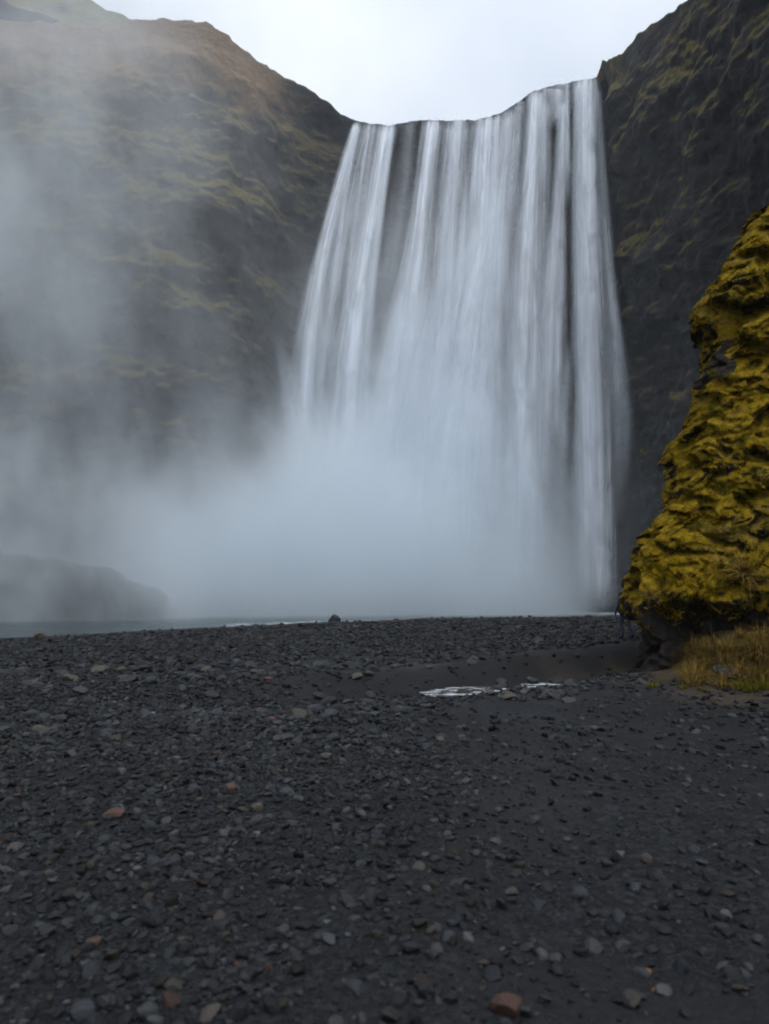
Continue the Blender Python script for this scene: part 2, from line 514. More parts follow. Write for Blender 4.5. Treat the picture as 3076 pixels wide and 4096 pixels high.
def build_puddles():
    lab = ['widest sky bright puddle of the trickle with a dark stone in it', 'small shining puddle among cobbles beside the trickle', 'little puddle of the trickle against the dark sand bank', 'thin shining puddle at the upstream end of the trickle']
    for (px_, py_, rx, ry), l in zip(PUDDLES, lab):
        a = np.linspace(0, 2 * math.pi, 40, endpoint=False)
        V = [(px_, py_, PUDDLE_Z)]
        for rr in np.linspace(0.15, 1.0, 8):
            V += [(px_ + rx * rr * math.cos(t), py_ + ry * rr * math.sin(t), PUDDLE_Z) for t in a]
        F = [(1 + k * 40 + i_, 1 + k * 40 + (i_ + 1) % 40, 1 + (k + 1) * 40 + (i_ + 1) % 40, 1 + (k + 1) * 40 + i_) for k in range(7) for i_ in range(40)]
        me = mesh_np('puddle', np.array(V), np.array(F))
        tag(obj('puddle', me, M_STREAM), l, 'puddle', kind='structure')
build_puddles()

# ------------------------------------------------------------------ cliffs
def build_cliff():
    # plan of the rim: x, y, top z, how far the foot stands in front (lean), shoulder weight, wet weight
    K = [(-170, 52, 66, 10, 1, 0), (-120, 58, 66, 10, 1, 0), (-80, 62, 66, 10, 1, 0), (-52, 65, 64, 9, 1, 0)]
    def px(u, v, Y, lean, sh, wet):
        x, z = at(u, v, Y)
        K.append((x, Y, z, lean, sh, wet))
    px(0, 78, 66.5, 9, 1, 0)
    px(200, 92, 67, 9, 1, 0)
    px(400, 112, 67.5, 8, 1, 0)
    px(480, 105, 68, 8, 1, 0); px(530, 82, 68.3, 8, 1, 0); px(640, 76, 69, 8, 1, 0); px(760, 82, 69.5, 8, 1, 0)
    px(840, 100, 70, 8, 1, 0); px(910, 140, 70.5, 7, 1, 0); px(965, 195, 71.6, 6, 1, 0); px(1060, 255, 74, 3.5, .8, .15)
    px(1130, 300, 75.8, 1.8, .6, .35); px(1200, 330, 77, 1.0, .5, .45); px(1270, 372, 77.8, .6, .4, .5); px(1320, 410, 78.1, .5, .3, .55)
    px(1360, 448, 78.2, .4, .2, .6); px(1410, 468, 78.2, .4, .1, .7); px(1465, 482, 78, .4, 0, .95)
    px(1560, 492, 77.5, 0.5, 0, 1); px(1640, 474, 78, 0.5, 0, 1); px(1700, 468, 78, 0.5, 0, 1); px(1800, 470, 78, 0.5, 0, 1); px(1900, 470, 77.5, 0.5, 0, 1)
    px(1990, 446, 77, 0.5, 0, 1); px(2060, 405, 76.2, 0.5, 0, 1); px(2110, 362, 75.2, 0.5, 0, 1); px(2180, 338, 74, 0.5, 0, 1)
    px(2260, 320, 73, 0.5, 0, 1); px(2350, 306, 72, 0.5, 0, 1); px(2400, 298, 71.2, 0.0, 0, .9)
    px(2404, 246, 69.0, -1.5, .1, .3); px(2445, 234, 67.5, -1.5, .2, 0); px(2500, 200, 65.5, -1.0, .2, 0); px(2555, 135, 63, 0, .3, 0); px(2650, 70, 60, 0, .3, 0)
    px(2745, 0, 56.5, 0, .3, 0); px(2900, -130, 52, -1, .3, 0); px(3076, -330, 46, -2, .3, 0)
    K += [(34, 42, 52, -1, .3, 0), (48, 39, 50, 0, .3, 0), (80, 36, 48, 2, .3, 0), (170, 30, 48, 4, .3, 0)]
    K = np.array(K)
    seg = np.r_[0, np.cumsum(np.hypot(np.diff(K[:, 0]), np.diff(K[:, 1])))]
    # denser columns where the camera looks
    samp = [seg[0]]
    i0 = 4; i1 = len(K) - 4
    s = np.concatenate([np.linspace(0, seg[i0], 50)[:-1], np.linspace(seg[i0], seg[i1], 560)[:-1], np.linspace(seg[i1], seg[-1], 50)])
    C = np.stack([np.interp(s, seg, K[:, j]) for j in range(6)], -1)
    # soften plan for normals
    ker = np.hanning(25); ker /= ker.sum()
    def sm(a):
        return np.convolve(np.pad(a, 12, mode='edge'), ker, 'valid')
    tx, ty = np.gradient(sm(C[:, 0])), np.gradient(sm(C[:, 1]))
    L = np.hypot(tx, ty) + 1e-9
    nx, ny = ty / L, -tx / L            # towards the amphitheatre
    sgn = np.where(nx * (0 - C[:, 0]) + ny * (30 - C[:, 1]) > 0, 1, -1)
    nx, ny = nx * sgn, ny * sgn
    nt = 330
    t = np.linspace(0, 1, nt)                      # 0 foot .. 1 rim
    T = t[:, None]
    foot = -2.0
    Z = foot + (C[None, :, 2] - foot) * T
    lean = C[None, :, 3] * (1 - T) ** 1.25
    X = C[None, :, 0] + nx * lean
    Y = C[None, :, 1] + ny * lean
    wet = np.broadcast_to(C[None, :, 5], X.shape)
    P = np.stack([X, Y, Z], -1).reshape(-1, 3)
    damp = (sstep(0, 0.10, 1 - T) * 0.93 + 0.07) + 0 * X
    # strata: flat beds, ledges, buttresses
    st = P / np.array([11, 11, 5.5])
    d = 2.6 * fbm(P / 17.0, 3) + 1.5 * fbm(st + 7, 4, .55)
    zz = P[:, 2] + 2.0 * fbm(P / 12.0 + 3, 2)
    bed = (zz / 6.5) % 1.0
    d += 0.7 * (sstep(0.0, 0.25, bed) - sstep(0.25, 1.0, bed) ** 1.0) * (0.5 + 0.9 * fbm(P / 9.0 + 11, 2))
    d += 1.1 * fbm(P / np.array([3.2, 3.2, 4.5]) + 2, 3) + 0.40 * fbm(P / 1.1, 3)
    d = d.reshape(X.shape)
    wallish = (1 - 0.62 * wet)
    hollow = -1.8 * wet * sstep(0, 0.06, 1 - T) - 0.5 * wet      # rock stands back behind the falling water
    D = d * damp * wallish + hollow
    X2 = X + nx * D; Y2 = Y + ny * D
    rim_n = (fbm(np.stack([s / 1.6, s * 0 + 3, s * 0], -1), 3) * 0.6 + fbm(np.stack([s / 0.45, s * 0 + 9, s * 0], -1), 2) * 0.22) * (1 - 0.5 * C[:, 5])
    Z2 = Z + rim_n[None, :] * sstep(0.9, 1.0, T) + 0.3 * (fbm(P / 2.2 + 19, 2).reshape(X.shape)) * sstep(0, .06, 1 - T)
    # plateau behind the rim
    nb = 14
    back = np.linspace(0, 1, nb + 1)[1:, None] ** 1.7 * 60
    XB = X2[-1] - nx * back; YB = Y2[-1] - ny * back
    YB = np.where(C[None, :, 5] > 0.3, Y2[-1] + back, YB); XB = np.where(C[None, :, 5] > 0.3, X2[-1] + 0 * back, XB)
    ZB = Z2[-1] + 0.02 * back - 0.25
    ZB = ZB + 0.6 * fbm(np.stack([XB, YB, ZB], -1).reshape(-1, 3) / 8, 2).reshape(XB.shape) * sstep(0, 6, back)
    V = np.concatenate([np.stack([X2, Y2, Z2], -1), np.stack([XB, YB, ZB], -1)]).reshape(-1, 3)
    me = mesh_np('cliff', V, grid_faces(nt + nb, len(s)))
    sh = (C[None, :, 4] * sstep(0.72, 1.0, T + 0.0 * X)).reshape(-1)
    sh = np.concatenate([sh, np.ones(nb * len(s)) * 0.9])
    we = np.concatenate([(wet * sstep(-0.01, 0.0, 1 - T)).reshape(-1), np.zeros(nb * len(s))])
    attr(me, 'shoulder', sh); attr(me, 'wet', we)
    return tag(obj('cliff', me, M_CLIFF), 'dark mossy basalt cliffs ringing the waterfall', 'cliff', kind='structure')
build_cliff()

def build_far_hill():
    U = [(-700, -160), (-300, -90), (0, -34), (70, 0), (110, 30), (150, 40), (205, 30), (300, 72), (390, 104), (440, 125), (520, 160), (700, 260)]
    Yd = 92
    pts = np.array([at(u, v, Yd) for u, v in U])
    s = np.linspace(0, 1, 140)
    xs = np.interp(s, np.linspace(0, 1, len(U)), pts[:, 0]); zs = np.interp(s, np.linspace(0, 1, len(U)), pts[:, 1])
    V = []
    rows = 26
    for k in range(rows):
        q = k / (rows - 1)
        yy = Yd - 12 * (1 - q) if q < 0.55 else Yd - 5.4 + (q - .55) * 60
        zz = zs - 10 * max(0, 0.55 - q) / 0.55 - (q > .55) * (q - .55) * 8
        V.append(np.stack([xs, np.full_like(xs, yy), zz], -1))
    V = np.concatenate(V)
    V[:, 2] += 0.35 * fbm(V / 2.5, 3)
    V[:, 1] += 1.2 * fbm(V / 4.0, 3)
    me = mesh_np('hill', V, grid_faces(rows, 140))
    attr(me, 'shoulder', np.full(len(V), 0.15)); attr(me, 'wet', np.zeros(len(V)))
    return tag(obj('hill', me, M_CLIFF), 'dim hilltop showing behind the left cliff rim', 'hill', kind='structure')
build_far_hill()

def build_mound():
    """low mossy mound across the pool, at the foot of the left cliff"""
    U = [(-500, 2150), (-250, 2160), (0, 2215), (150, 2232), (330, 2255), (430, 2280), (510, 2315), (590, 2352), (645, 2372), (668, 2390), (676, 2436), (682, 2470)]
    Yd = 56
    pts = np.array([at(u, v, Yd) for u, v in U])
    n = 150
    s = np.linspace(0, 1, n)
    k = np.linspace(0, 1, len(U))
    xs, zs = np.interp(s, k, pts[:, 0]), np.interp(s, k, pts[:, 1])
    ang = np.linspace(0, math.pi, 34)
    V = []
    for a in ang:
        yy = Yd - math.cos(a) * (1.5 + 0.55 * np.maximum(zs + 1, 0))
        zz = -1.2 + (zs + 1.2) * math.sin(a) ** 0.7
        V.append(np.stack([xs, yy, zz], -1))
    V = np.concatenate(V)
    V += (0.60 * fbm(V / 2.0, 4) + 0.25 * fbm(V / 0.6, 3))[:, None] * np.array([0.6, 1, 0.8])
    me = mesh_np('mound', V, grid_faces(len(ang), n))
    attr(me, 'shoulder', np.full(len(V), 0.1)); attr(me, 'wet', np.full(len(V), 0.9))
    return tag(obj('mound', me, M_CLIFF), 'low mossy mound fading in spray across the pool', 'mound', kind='structure')
build_mound()

# ------------------------------------------------------------------ waterfall
fall_root = obj('waterfall', None)
fall_root.location = (9, 74, WATER_Z)
tag(fall_root, 'tall white waterfall dropping off the dark cliff in streaked curtains', 'waterfall')

def rim_depth(u):
    return np.interp(u, [1400, 1465, 1560, 1700, 1900, 2060, 2110, 2180, 2260, 2350, 2400, 2470], [77.3, 77.6, 77.4, 77.5, 77, 75.8, 74.9, 73.6, 72.6, 71.6, 71, 70])

def strand(pts, opacity, front=0.0, fade_in=0.03, fade_out=0.15, seed=0, throw=3.6):
    """pts: (u, v, half width in photo px) down the strand; the water leaves the lip and arcs away from the rock"""
    pts = np.array(pts, float)
    n = 64
    k = np.r_[0, np.cumsum(np.hypot(np.diff(pts[:, 0]), np.diff(pts[:, 1])))]
    k /= k[-1]
    q = np.linspace(0, 1, n)
    u = np.interp(q, k, pts[:, 0]); v = np.interp(q, k, pts[:, 1]); hw = np.interp(q, k, pts[:, 2])
    ker = np.hanning(27); ker /= ker.sum()
    sm = lambda a: np.convolve(np.pad(a, 13, mode='reflect', reflect_type='odd'), ker, 'valid')
    u, v, hw = sm(u), sm(v), np.maximum(sm(hw) * np.interp(v, [400, 900, 1600], [1.08, 1.22, 1.35]), 2)
    Yr = rim_depth(pts[0, 0])
    v[0] += 5
    Vs, UV, ED, OP = [], [], [], []
    m = 20
    dist = 0
    px_, pz_ = None, None
    mean_w = None
    drop0 = max(0, (pts[0, 1] - 480) / 2000)
    for i in range(n):
        drop = drop0 + q[i] * (pts[-1, 1] - pts[0, 1]) / 2000
        Yc = Yr + 0.35 - front - throw * min(1.0, drop * 2.2) ** 0.6
        x, z = at(u[i], v[i], Yc)
        w = abs(at(u[i] + hw[i], v[i], Yc)[0] - x)
        if mean_w is None:
            mean_w = abs(at(u.mean() + hw.mean(), v.mean(), Yc)[0] - at(u.mean(), v.mean(), Yc)[0])
        if px_ is not None:
            dist += math.hypot(x - px_, z - pz_)
        px_, pz_ = x, z
        th = 0.30 * w + 0.10
        for j in range(m):
            a = 2 * math.pi * j / m
            Vs.append((x + w * math.cos(a), Yc - th * math.sin(a), max(z, WATER_Z - 0.3)))
            e = math.cos(a)
            UV.append((seed * 13.7 + e * mean_w + (5.3 if math.sin(a) < -1e-6 else 0), dist + seed * 3.1))
            ED.append(e)
            OP.append(opacity * min(1, q[i] / fade_in if fade_in > 0 else 1) * min(1, (1 - q[i]) / fade_out))
    V = np.array(Vs)
    me = mesh_np('water_strand', V, grid_faces(n, m, wrap=True))
    attr(me, 'edge', ED); attr(me, 'op', OP)
    uvl = me.uv_layers.new(name='flow')
    li = np.empty(len(me.loops), dtype=np.int32)
    me.loops.foreach_get('vertex_index', li)
    uvl.data.foreach_set('uv', np.array(UV, dtype=np.float32)[li].ravel())
    o = obj('water_strand', me, M_FALL, fall_root)
    o.matrix_parent_inverse = Matrix.Translation(fall_root.location).inverted()
    return o

def zc(l):
    return [(1100 + 0.949 * a, 400 + 0.949 * b, 0.949 * c) for a, b, c in l]

MAIN = [
    ([(350, 92, 26), (305, 240, 34), (240, 480, 30), (190, 700, 42), (150, 950, 60), (125, 1300, 80), (100, 1750, 100), (90, 2150, 110)], 0.85, 0.6),
    ([(400, 95, 34), (340, 330, 62), (280, 640, 66), (240, 1000, 90), (210, 1500, 110)], 0.42, 0.1),
    ([(470, 98, 52), (445, 250, 50), (410, 450, 46), (372, 700, 60), (335, 1000, 82), (300, 1400, 105), (280, 1850, 125), (270, 2150, 130)], 0.95, 0.5),
    ([(570, 84, 44), (540, 400, 55), (490, 700, 60), (450, 1000, 80)], 0.16, -0.2),
    ([(665, 78, 50), (635, 300, 46), (612, 550, 52), (580, 800, 72), (530, 1000, 100), (500, 1400, 125), (480, 1850, 140), (470, 2150, 150)], 0.95, 0.6),
    ([(765, 78, 80), (745, 400, 82), (725, 700, 85), (705, 1000, 95), (690, 1500, 110), (690, 2150, 130)], 0.62, 0.1),
    ([(890, 74, 70), (885, 300, 82), (860, 600, 105), (830, 900, 125), (800, 1400, 145), (790, 2150, 160)], 0.74, 0.35),
    ([(985, 40, 50), (960, 300, 78), (930, 600, 95), (920, 900, 100), (900, 1500, 110), (900, 2150, 120)], 0.58, 0.7),
    ([(1030, 8, 38), (1010, 300, 55), (1000, 600, 70)], 0.30, 0.0),
    ([(1100, -45, 44), (1085, 250, 42), (1068, 500, 54), (1058, 800, 72), (1050, 1200, 88), (1045, 1700, 95), (1040, 2150, 100)], 0.95, 0.5),
    ([(1195, -70, 80), (1190, 30, 72), (1180, 110, 50)], 0.50, 0.1),
    ([(1212, 5, 28), (1205, 250, 26), (1192, 500, 36), (1172, 900, 56), (1162, 1400, 62), (1155, 1760, 54)], 0.72, 0.4),
    ([(1130, 0, 40), (1140, 400, 40), (1140, 800, 50), (1130, 1300, 60), (1130, 1700, 60)], 0.35, 0.1),
    ([(1315, -98, 60), (1308, 250, 56), (1316, 600, 66), (1330, 1000, 72), (1343, 1500, 78), (1350, 2150, 82)], 1.0, 0.6),
    ([(1280, -95, 30), (1275, 200, 26), (1282, 700, 30), (1300, 1200, 34), (1310, 2100, 40)], 0.55, 0.4),
    ([(1362, -60, 16), (1390, 500, 26), (1430, 1000, 36), (1455, 1450, 38), (1445, 1800, 24)], 0.42, 0.3),
    ([(1400, 650, 14), (1450, 1000, 24), (1490, 1400, 28), (1470, 1650, 16)], 0.24, 0.2),
    ([(8, 975, 12), (50, 1150, 40), (95, 1350, 56), (110, 1750, 80), (110, 2150, 100)], 0.50, 0.8),
    ([(985, 300, 40), (930, 420, 95), (860, 700, 150), (800, 1100, 190), (740, 1500, 210), (700, 2150, 230)], 0.55, 1.3),
    ([(690, 700, 40), (640, 950, 110), (560, 1250, 170), (500, 1700, 210), (470, 2150, 230)], 0.45, 1.4),
    ([(1240, 1000, 16), (1225, 1250, 24), (1215, 1600, 26)], 0.30, 0.2),
]
for i, (pts, op, fr) in enumerate(MAIN):
    strand(zc(pts), op, fr, seed=i, fade_in=0.015 if pts[0][1] < 100 else 0.25, fade_out=0.06 if pts[-1][1] > 2000 else 0.35)
rs = random.Random(5)
for i in range(20):                                 # thin threads between the main curtains
    zx = rs.choice([rs.uniform(330, 520), rs.uniform(500, 1060), rs.uniform(1060, 1370)])
    top = np.interp(zx, [330, 480, 560, 960, 1030, 1080, 1180, 1370], [92, 98, 80, 60, 10, -40, -70, -105])
    drift = np.interp(zx, [330, 700, 1100, 1370], [-230, -170, -40, 45])
    ln = rs.uniform(250, 1300)
    st = rs.choice([0, 0, rs.uniform(100, 700)])
    P = []
    for q in (0, 0.35, 0.7, 1):
        yy = top + st + ln * q
        P.append((zx + drift * ((yy - top) / 2000) ** 0.8, yy, rs.uniform(10, 17) * (1 + 0.8 * q)))
    strand(zc(P), rs.uniform(0.2, 0.5), rs.uniform(0.0, 1.0), seed=40 + i, fade_in=0.02 if st == 0 else 0.3, fade_out=0.5)

# ------------------------------------------------------------------ mossy rock
ROCK_PROFILE = [(3300, 560), (3076, 800), (3000, 825), (2985, 880), (2935, 980), (2872, 1040), (2850, 1100), (2800, 1175), (2784, 1210), (2800, 1262),
                (2836, 1310), (2840, 1390), (2800, 1450), (2778, 1490), (2775, 1560), (2765, 1640), (2720, 1720), (2690, 1830), (2664, 1950), (2650, 2010),
                (2600, 2070), (2545, 2165), (2530, 2230), (2508, 2350), (2490, 2430), (2502, 2480), (2545, 2530), (2572, 2570), (2570, 2620),
                (2548, 2670), (2520, 2715), (2505, 2750), (2490, 2800)]
def build_rock():
    prof = []
    for u, v in ROCK_PROFILE:
        Y = 13.8
        for _ in range(4):
            x, z = at(u, v, Y)
            Y = 13.3 + 0.16 * max(z, 0)
        prof.append((z, x, Y))
    prof = np.array(sorted(prof))
    nz_ = 420
    zs = np.linspace(prof[0, 0], prof[-1, 0], nz_)
    xt = np.interp(zs, prof[:, 0], prof[:, 1]); yt = np.interp(zs, prof[:, 0], prof[:, 2])
    th = np.concatenate([np.linspace(-1.3, -0.25, 50)[:-1], np.linspace(-0.25, 0.75, 250)[:-1], np.linspace(0.75, 1.5, 50)])
    k, m = 8.0, 2.6
    TH, ZS = np.meshgrid(th, zs)
    XT = xt[:, None]; YT = yt[:, None]
    X = XT + k * TH ** 2
    Y = YT - m * np.where(TH > 0, TH, TH * 3.0)
    # the foot of the face is undercut towards the left corner
    under = sstep(0.15, 0.9, ZS) * (1 - sstep(0.9, 1.6, ZS))
    nxn = -np.ones_like(X); nyn = -2 * k * TH / m
    L = np.hypot(nxn, nyn); nxn /= L; nyn = np.where(TH > 0, nyn, -nyn * -0.33) / L
    L = np.hypot(nxn, nyn); nxn /= L; nyn /= L
    P = np.stack([X, Y, ZS], -1).reshape(-1, 3)
    P = np.where(np.isfinite(P), P, 0)
    # shelves that sag like cushions, hollows between them
    Q = P + 0.22 * np.stack([fbm(P / 0.8 + 50, 2), fbm(P / 0.8 + 60, 2), fbm(P / 0.8 + 70, 2)], -1)
    def crease(sc, off, width):
        return np.clip(1 - np.abs(perlin(Q / np.array(sc) + off)) / width, 0, 1) ** 1.3
    d = 0.42 * fbm(Q / np.array([1.5, 1.5, 1.0]) + 4, 3, .5)
    d -= 0.12 * crease((1.25, 1.25, 0.95), 8, 0.22) + 0.05 * crease((0.62, 0.62, 0.50), 21, 0.30) - 0.16 * fbm(Q / 0.4 + 90, 3) + 0.06 * crease((0.24, 0.24, 0.21), 33, 0.25)
    d -= 0.34 * sstep(0.16, 0.44, perlin(Q / np.array([0.85, 0.85, 0.62]) + 61)) + 0.14 * sstep(0.12, 0.40, perlin(Q / np.array([0.36, 0.36, 0.28]) + 81))
    d += 0.04 * fbm(P / 0.07, 2)
    d = d.reshape(X.shape)
    recess = -0.75 * (1 - sstep(1.0, 1.65, ZS + 0.25 * fbm(P / 0.8 + 3, 2).reshape(X.shape))) * sstep(0.03, 0.2, TH) * (1 - sstep(0.38, 0.62, TH))
    D = d + recess
    X2 = X + nxn * D; Y2 = Y + nyn * D
    Z2 = ZS - 0.30 * d
    near = np.abs(th) < 0.3                                   # keep the outline of the bluff where it stands
    lo = X2[:, near].min(axis=1) - xt
    kk = np.hanning(19); kk /= kk.sum()
    lo = np.convolve(np.pad(lo, 9, mode='edge'), kk, 'valid')
    X2 = X2 - lo[:, None] + 0.19
    V = np.stack([X2, Y2, Z2], -1)
    me = mesh_np('rock_face', V.reshape(-1, 3), grid_faces(nz_, len(th))[:, ::-1])
    bare = (1 - sstep(0.7, 1.45, ZS + 0.6 * fbm(P / 0.7 + 13, 3).reshape(X.shape))) * (1 - sstep(0.45, 0.7, TH))
    nb_ = fbm(P / 0.5 + 77, 3).reshape(X.shape)
    bare = np.maximum(bare, sstep(0.35, 0.75, 1.15 - np.abs(ZS - 6.3) / 0.9 - np.abs(TH - 0.06) / 0.28 + 0.9 * nb_))
    bare = np.maximum(bare, 0.35 * sstep(0.14, 0.36, fbm(P / 0.9 + 41, 3).reshape(X.shape)))
    attr(me, 'bare', bare.reshape(-1))
    root = obj('mossy_rock', None, loc=(6.2, 13.4, 0))
    tag(root, 'tall rock bluff wrapped in golden green moss beside the gravel', 'rock')
    o = obj('rock_face', me, M_MOSS, root)
    inv = Matrix.Translation(root.location).inverted()
    o.matrix_parent_inverse = inv

    # moss: short drooping strands rooted over the face
    nv = np.empty((len(me.vertices), 3), dtype=np.float32)
    me.vertices.foreach_get('normal', nv.ravel() if False else (tmp := np.empty(len(me.vertices) * 3, dtype=np.float32)))
    nv = tmp.reshape(-1, 3)
    idx = np.arange(len(nv)).reshape(X.shape)
    ok = (TH > -0.12) & (TH < 0.72) & (ZS > 0.2)
    cand = idx[ok]
    bb = bare.reshape(-1)[cand]
    clump = fbm(P[cand] / 0.35 + 5, 2)
    w = np.clip(1 - bb * 0.97, 0, 1) * (0.35 + sstep(-0.15, 0.25, clump)) * (0.5 + 0.8 * np.clip(nv[cand, 2] + 0.3, 0, 1))
    w *= (np.gradient(th)[None, :] * np.ones_like(X))[ok] * (0.25 + np.abs(TH[ok]) * 2)
    w /= w.sum()
    NB = 150000
    pick = RNG.choice(cand, NB, p=w)
    base = V.reshape(-1, 3)[pick] + RNG.normal(size=(NB, 3)) * 0.012
    nrm = nv[pick]
    ln = RNG.uniform(0.035, 0.12, NB) * (1 + 0.9 * (RNG.random(NB) < 0.06))
    dirn = nrm * 0.9 + RNG.normal(size=(NB, 3)) * 0.45 + np.array([0, 0, -0.25])
    dirn /= np.linalg.norm(dirn, axis=1)[:, None]
    side = np.cross(dirn, RNG.normal(size=(NB, 3)))
    side /= np.linalg.norm(side, axis=1)[:, None]
    wd = RNG.uniform(0.004, 0.009, NB)
    mid = base + dirn * (ln * 0.55)[:, None]
    tip = base + dirn * ln[:, None] + np.array([0, 0, -1]) * (ln * 0.35)[:, None]
    VV = np.stack([base - side * wd[:, None], base + side * wd[:, None], mid + side * wd[:, None] * .8, tip], 1).reshape(-1, 3)
    F = (np.arange(NB)[:, None] * 4 + np.arange(4)[None, :])
    mm = mesh_np('moss', VV, F, smooth=False)
    tint = np.clip(0.44 + 1.05 * fbm(base / 0.55 + 9, 3) + RNG.normal(size=NB) * 0.14, 0, 1)
    attr(mm, 'tint', np.repeat(tint, 4))
    mo = obj('moss', mm, M_MOSSBLADE, root)
    mo.matrix_parent_inverse = inv
    tag(mo, kind='stuff')
    return V, TH, ZS, xt, yt, zs
ROCK = build_rock()

# ------------------------------------------------------------------ grass tufts at the foot of the rock and on it
def tuft_mesh(name, n, h, spread, seed, droop=0.5):
    r = np.random.default_rng(seed)
    a = r.uniform(0, 2 * math.pi, n); rad = spread * 0.35 * np.sqrt(r.random(n))
    b = np.stack([rad * np.cos(a), rad * np.sin(a), np.zeros(n)], -1)
    out = np.stack([np.cos(a), np.sin(a), np.zeros(n)], -1) + r.normal(size=(n, 3)) * 0.4
    out[:, 2] = 0
    ln = h * r.uniform(0.5, 1.1, n)
    lean = r.uniform(0.1, 1.25, n)
    V, F, T = [], [], []
    w = r.uniform(0.004, 0.008, n)
    side = np.cross(out, np.array([0, 0, 1.0])); side /= np.linalg.norm(side, axis=1)[:, None] + 1e-6
    rows = 4
    for i in range(n):
        for k in range(rows):
            q = k / (rows - 1)
            c = b[i] + out[i] * ln[i] * lean[i] * q ** 1.5 + np.array([0, 0, ln[i] * (q - droop * lean[i] * q ** 2.4)])
            ww = w[i] * (1 - 0.85 * q)
            V += [c - side[i] * ww, c + side[i] * ww]
        o = i * rows * 2
        for k in range(rows - 1):
            F.append((o + 2 * k, o + 2 * k + 1, o + 2 * k + 3, o + 2 * k + 2))
        T += [min(1, max(0, r.normal(0.45, 0.30)))] * rows * 2
    me = mesh_np(name, np.array(V), np.array(F), smooth=False)
    attr(me, 'tint', T)
    return me

TD = [tuft_mesh('grass_tuft', 170, 0.42, 0.34, s, 0.7) for s in (1, 2, 3)]
TG = [tuft_mesh('grass_tuft', 120, 0.26, 0.30, s, 0.5) for s in (4, 5)]
for me in TD: me.materials.append(M_DRYGRASS)
for me in TG: me.materials.append(M_GREENGRASS)

def gh(x, y):
    return float(ground_h(np.array([x]), np.array([y]))[0])

def ground_at(u, v):
    """where the photograph's direction (u, v) meets the modelled ground"""
    x, y, d = ray(u, v)
    t = np.linspace(2, 70, 3000)
    g = ground_h(x * t, y * t)
    i = int(np.argmax(CAMH + d * t < g))
    return x * t[i], y * t[i], float(g[i])

def tuft(u, v, kind, sc, label, group):
    x, y, z = ground_at(u, v)
    me = random.choice(TD if kind == 'dry' else TG)
    o = obj('grass_tuft', me, None, loc=(x, y, z - 0.02), rot=(0, 0, random.uniform(0, 6.28)), scale=(sc, sc, sc * random.uniform(0.85, 1.2)))
    tag(o, label, 'grass', group)
for i in range(84):
    u = random.uniform(2745, 3110); v = random.uniform(2585, 2752) - (40 if u > 2960 else 0) * random.random()
    tuft(u, v, 'dry', sc := random.uniform(.45, 1.05), ('low sparse' if sc < .62 else 'knee high' if sc < .85 else 'tall bushy') + ' dry tan grass tuft on the bank under the mossy rock', 'dry grass on the bank under the mossy rock')
for u, v, s in [(2610, 2738, 0.6), (2650, 2715, 0.5), (2735, 2742, 0.5), (2812, 2752, 0.5), (2965, 2742, 0.8), (3000, 2755, 1.0), (3035, 2745, 0.7), (3070, 2740, 1.0), (2925, 2745, 0.5)]:
    tuft(u, v + 12, 'green', s, 'small yellow green grass tuft at the edge of the dirt apron', 'green tufts along the dirt apron')

def rock_at(u, v):
    V = ROCK[0].reshape(-1, 3)
    dx, dy, dz = ray(u, v)
    d = np.array([dx, dy, dz]) / math.sqrt(dx * dx + dy * dy + dz * dz)
    rel = V - np.array([0, 0, CAMH])
    t = rel @ d
    off = np.linalg.norm(rel - t[:, None] * d, axis=1)
    c = np.where(off < 0.06)[0]
    return V[c[np.argmin(t[c])]] if len(c) else None

def rock_plant(u, v, me, sc, label, group, name, cat):
    p = rock_at(u, v)
    if p is None:
        return
    tag(obj(name, me, None, loc=tuple(p), rot=(R(60), 0, random.uniform(-.4, .4)), scale=(sc, sc, sc)), label, cat, group)
rock_plant(2968, 2300, TD[0], 0.95, 'pale straw grass tuft hanging off the mossy rock', None, 'grass_tuft', 'grass')
rock_plant(2590, 2390, TD[1], 0.45, 'little straw tuft above the bare overhang of the mossy rock', None, 'grass_tuft', 'grass')
for u, v in [(2940, 1190), (3010, 1080), (2920, 1520), (2960, 1210), (3000, 1370), (2850, 1510), (2800, 2090), (2780, 2110), (2990, 2120), (2870, 2240), (2950, 2120), (3040, 2200), (2830, 1650), (3030, 1880),
             (2680, 2260), (2720, 2160), (2740, 2400), (3060, 2090), (2880, 1960), (2900, 2330), (2640, 2330), (2980, 1760)]:
    rock_plant(u + random.uniform(-12, 12), v, random.choice(TG), random.uniform(.35, .65), 'small yellow green grass sprig growing from the mossy rock', 'sprigs growing on the mossy rock', 'grass_sprig', 'grass')

def stalk():
    x, y, z = ground_at(2858, 2720)
    V, F = [], []
    n, m = 14, 7
    for i in range(n):
        q = i / (n - 1)
        r = 0.016 * (1 - 0.55 * q)
        cx, cz = 0.02 * math.sin(q * 5) - 0.04 * q, q * 0.98
        for j in range(m):
            a = 2 * math.pi * j / m
            V.append((cx + r * math.cos(a), r * math.sin(a), cz))
    me = mesh_np('dead_stalk', np.array(V), grid_faces(n, m, True))
    o = obj('dead_stalk', me, mat_plain('dead_stem', (0.035, 0.022, 0.014)), loc=(x, y - 0.1, z - 0.03))
    tag(o, 'single thin brown dead stalk standing in the dry grass', 'stalk')
stalk()

# ------------------------------------------------------------------ stones
def ico(sub):
    bm = bmesh.new()
    bmesh.ops.create_icosphere(bm, subdivisions=sub, radius=1.0)
    bm.verts.ensure_lookup_table()
    V = np.array([v.co[:] for v in bm.verts]); F = np.array([[v.index for v in f.verts] for f in bm.faces])
    bm.free()
    return V, F

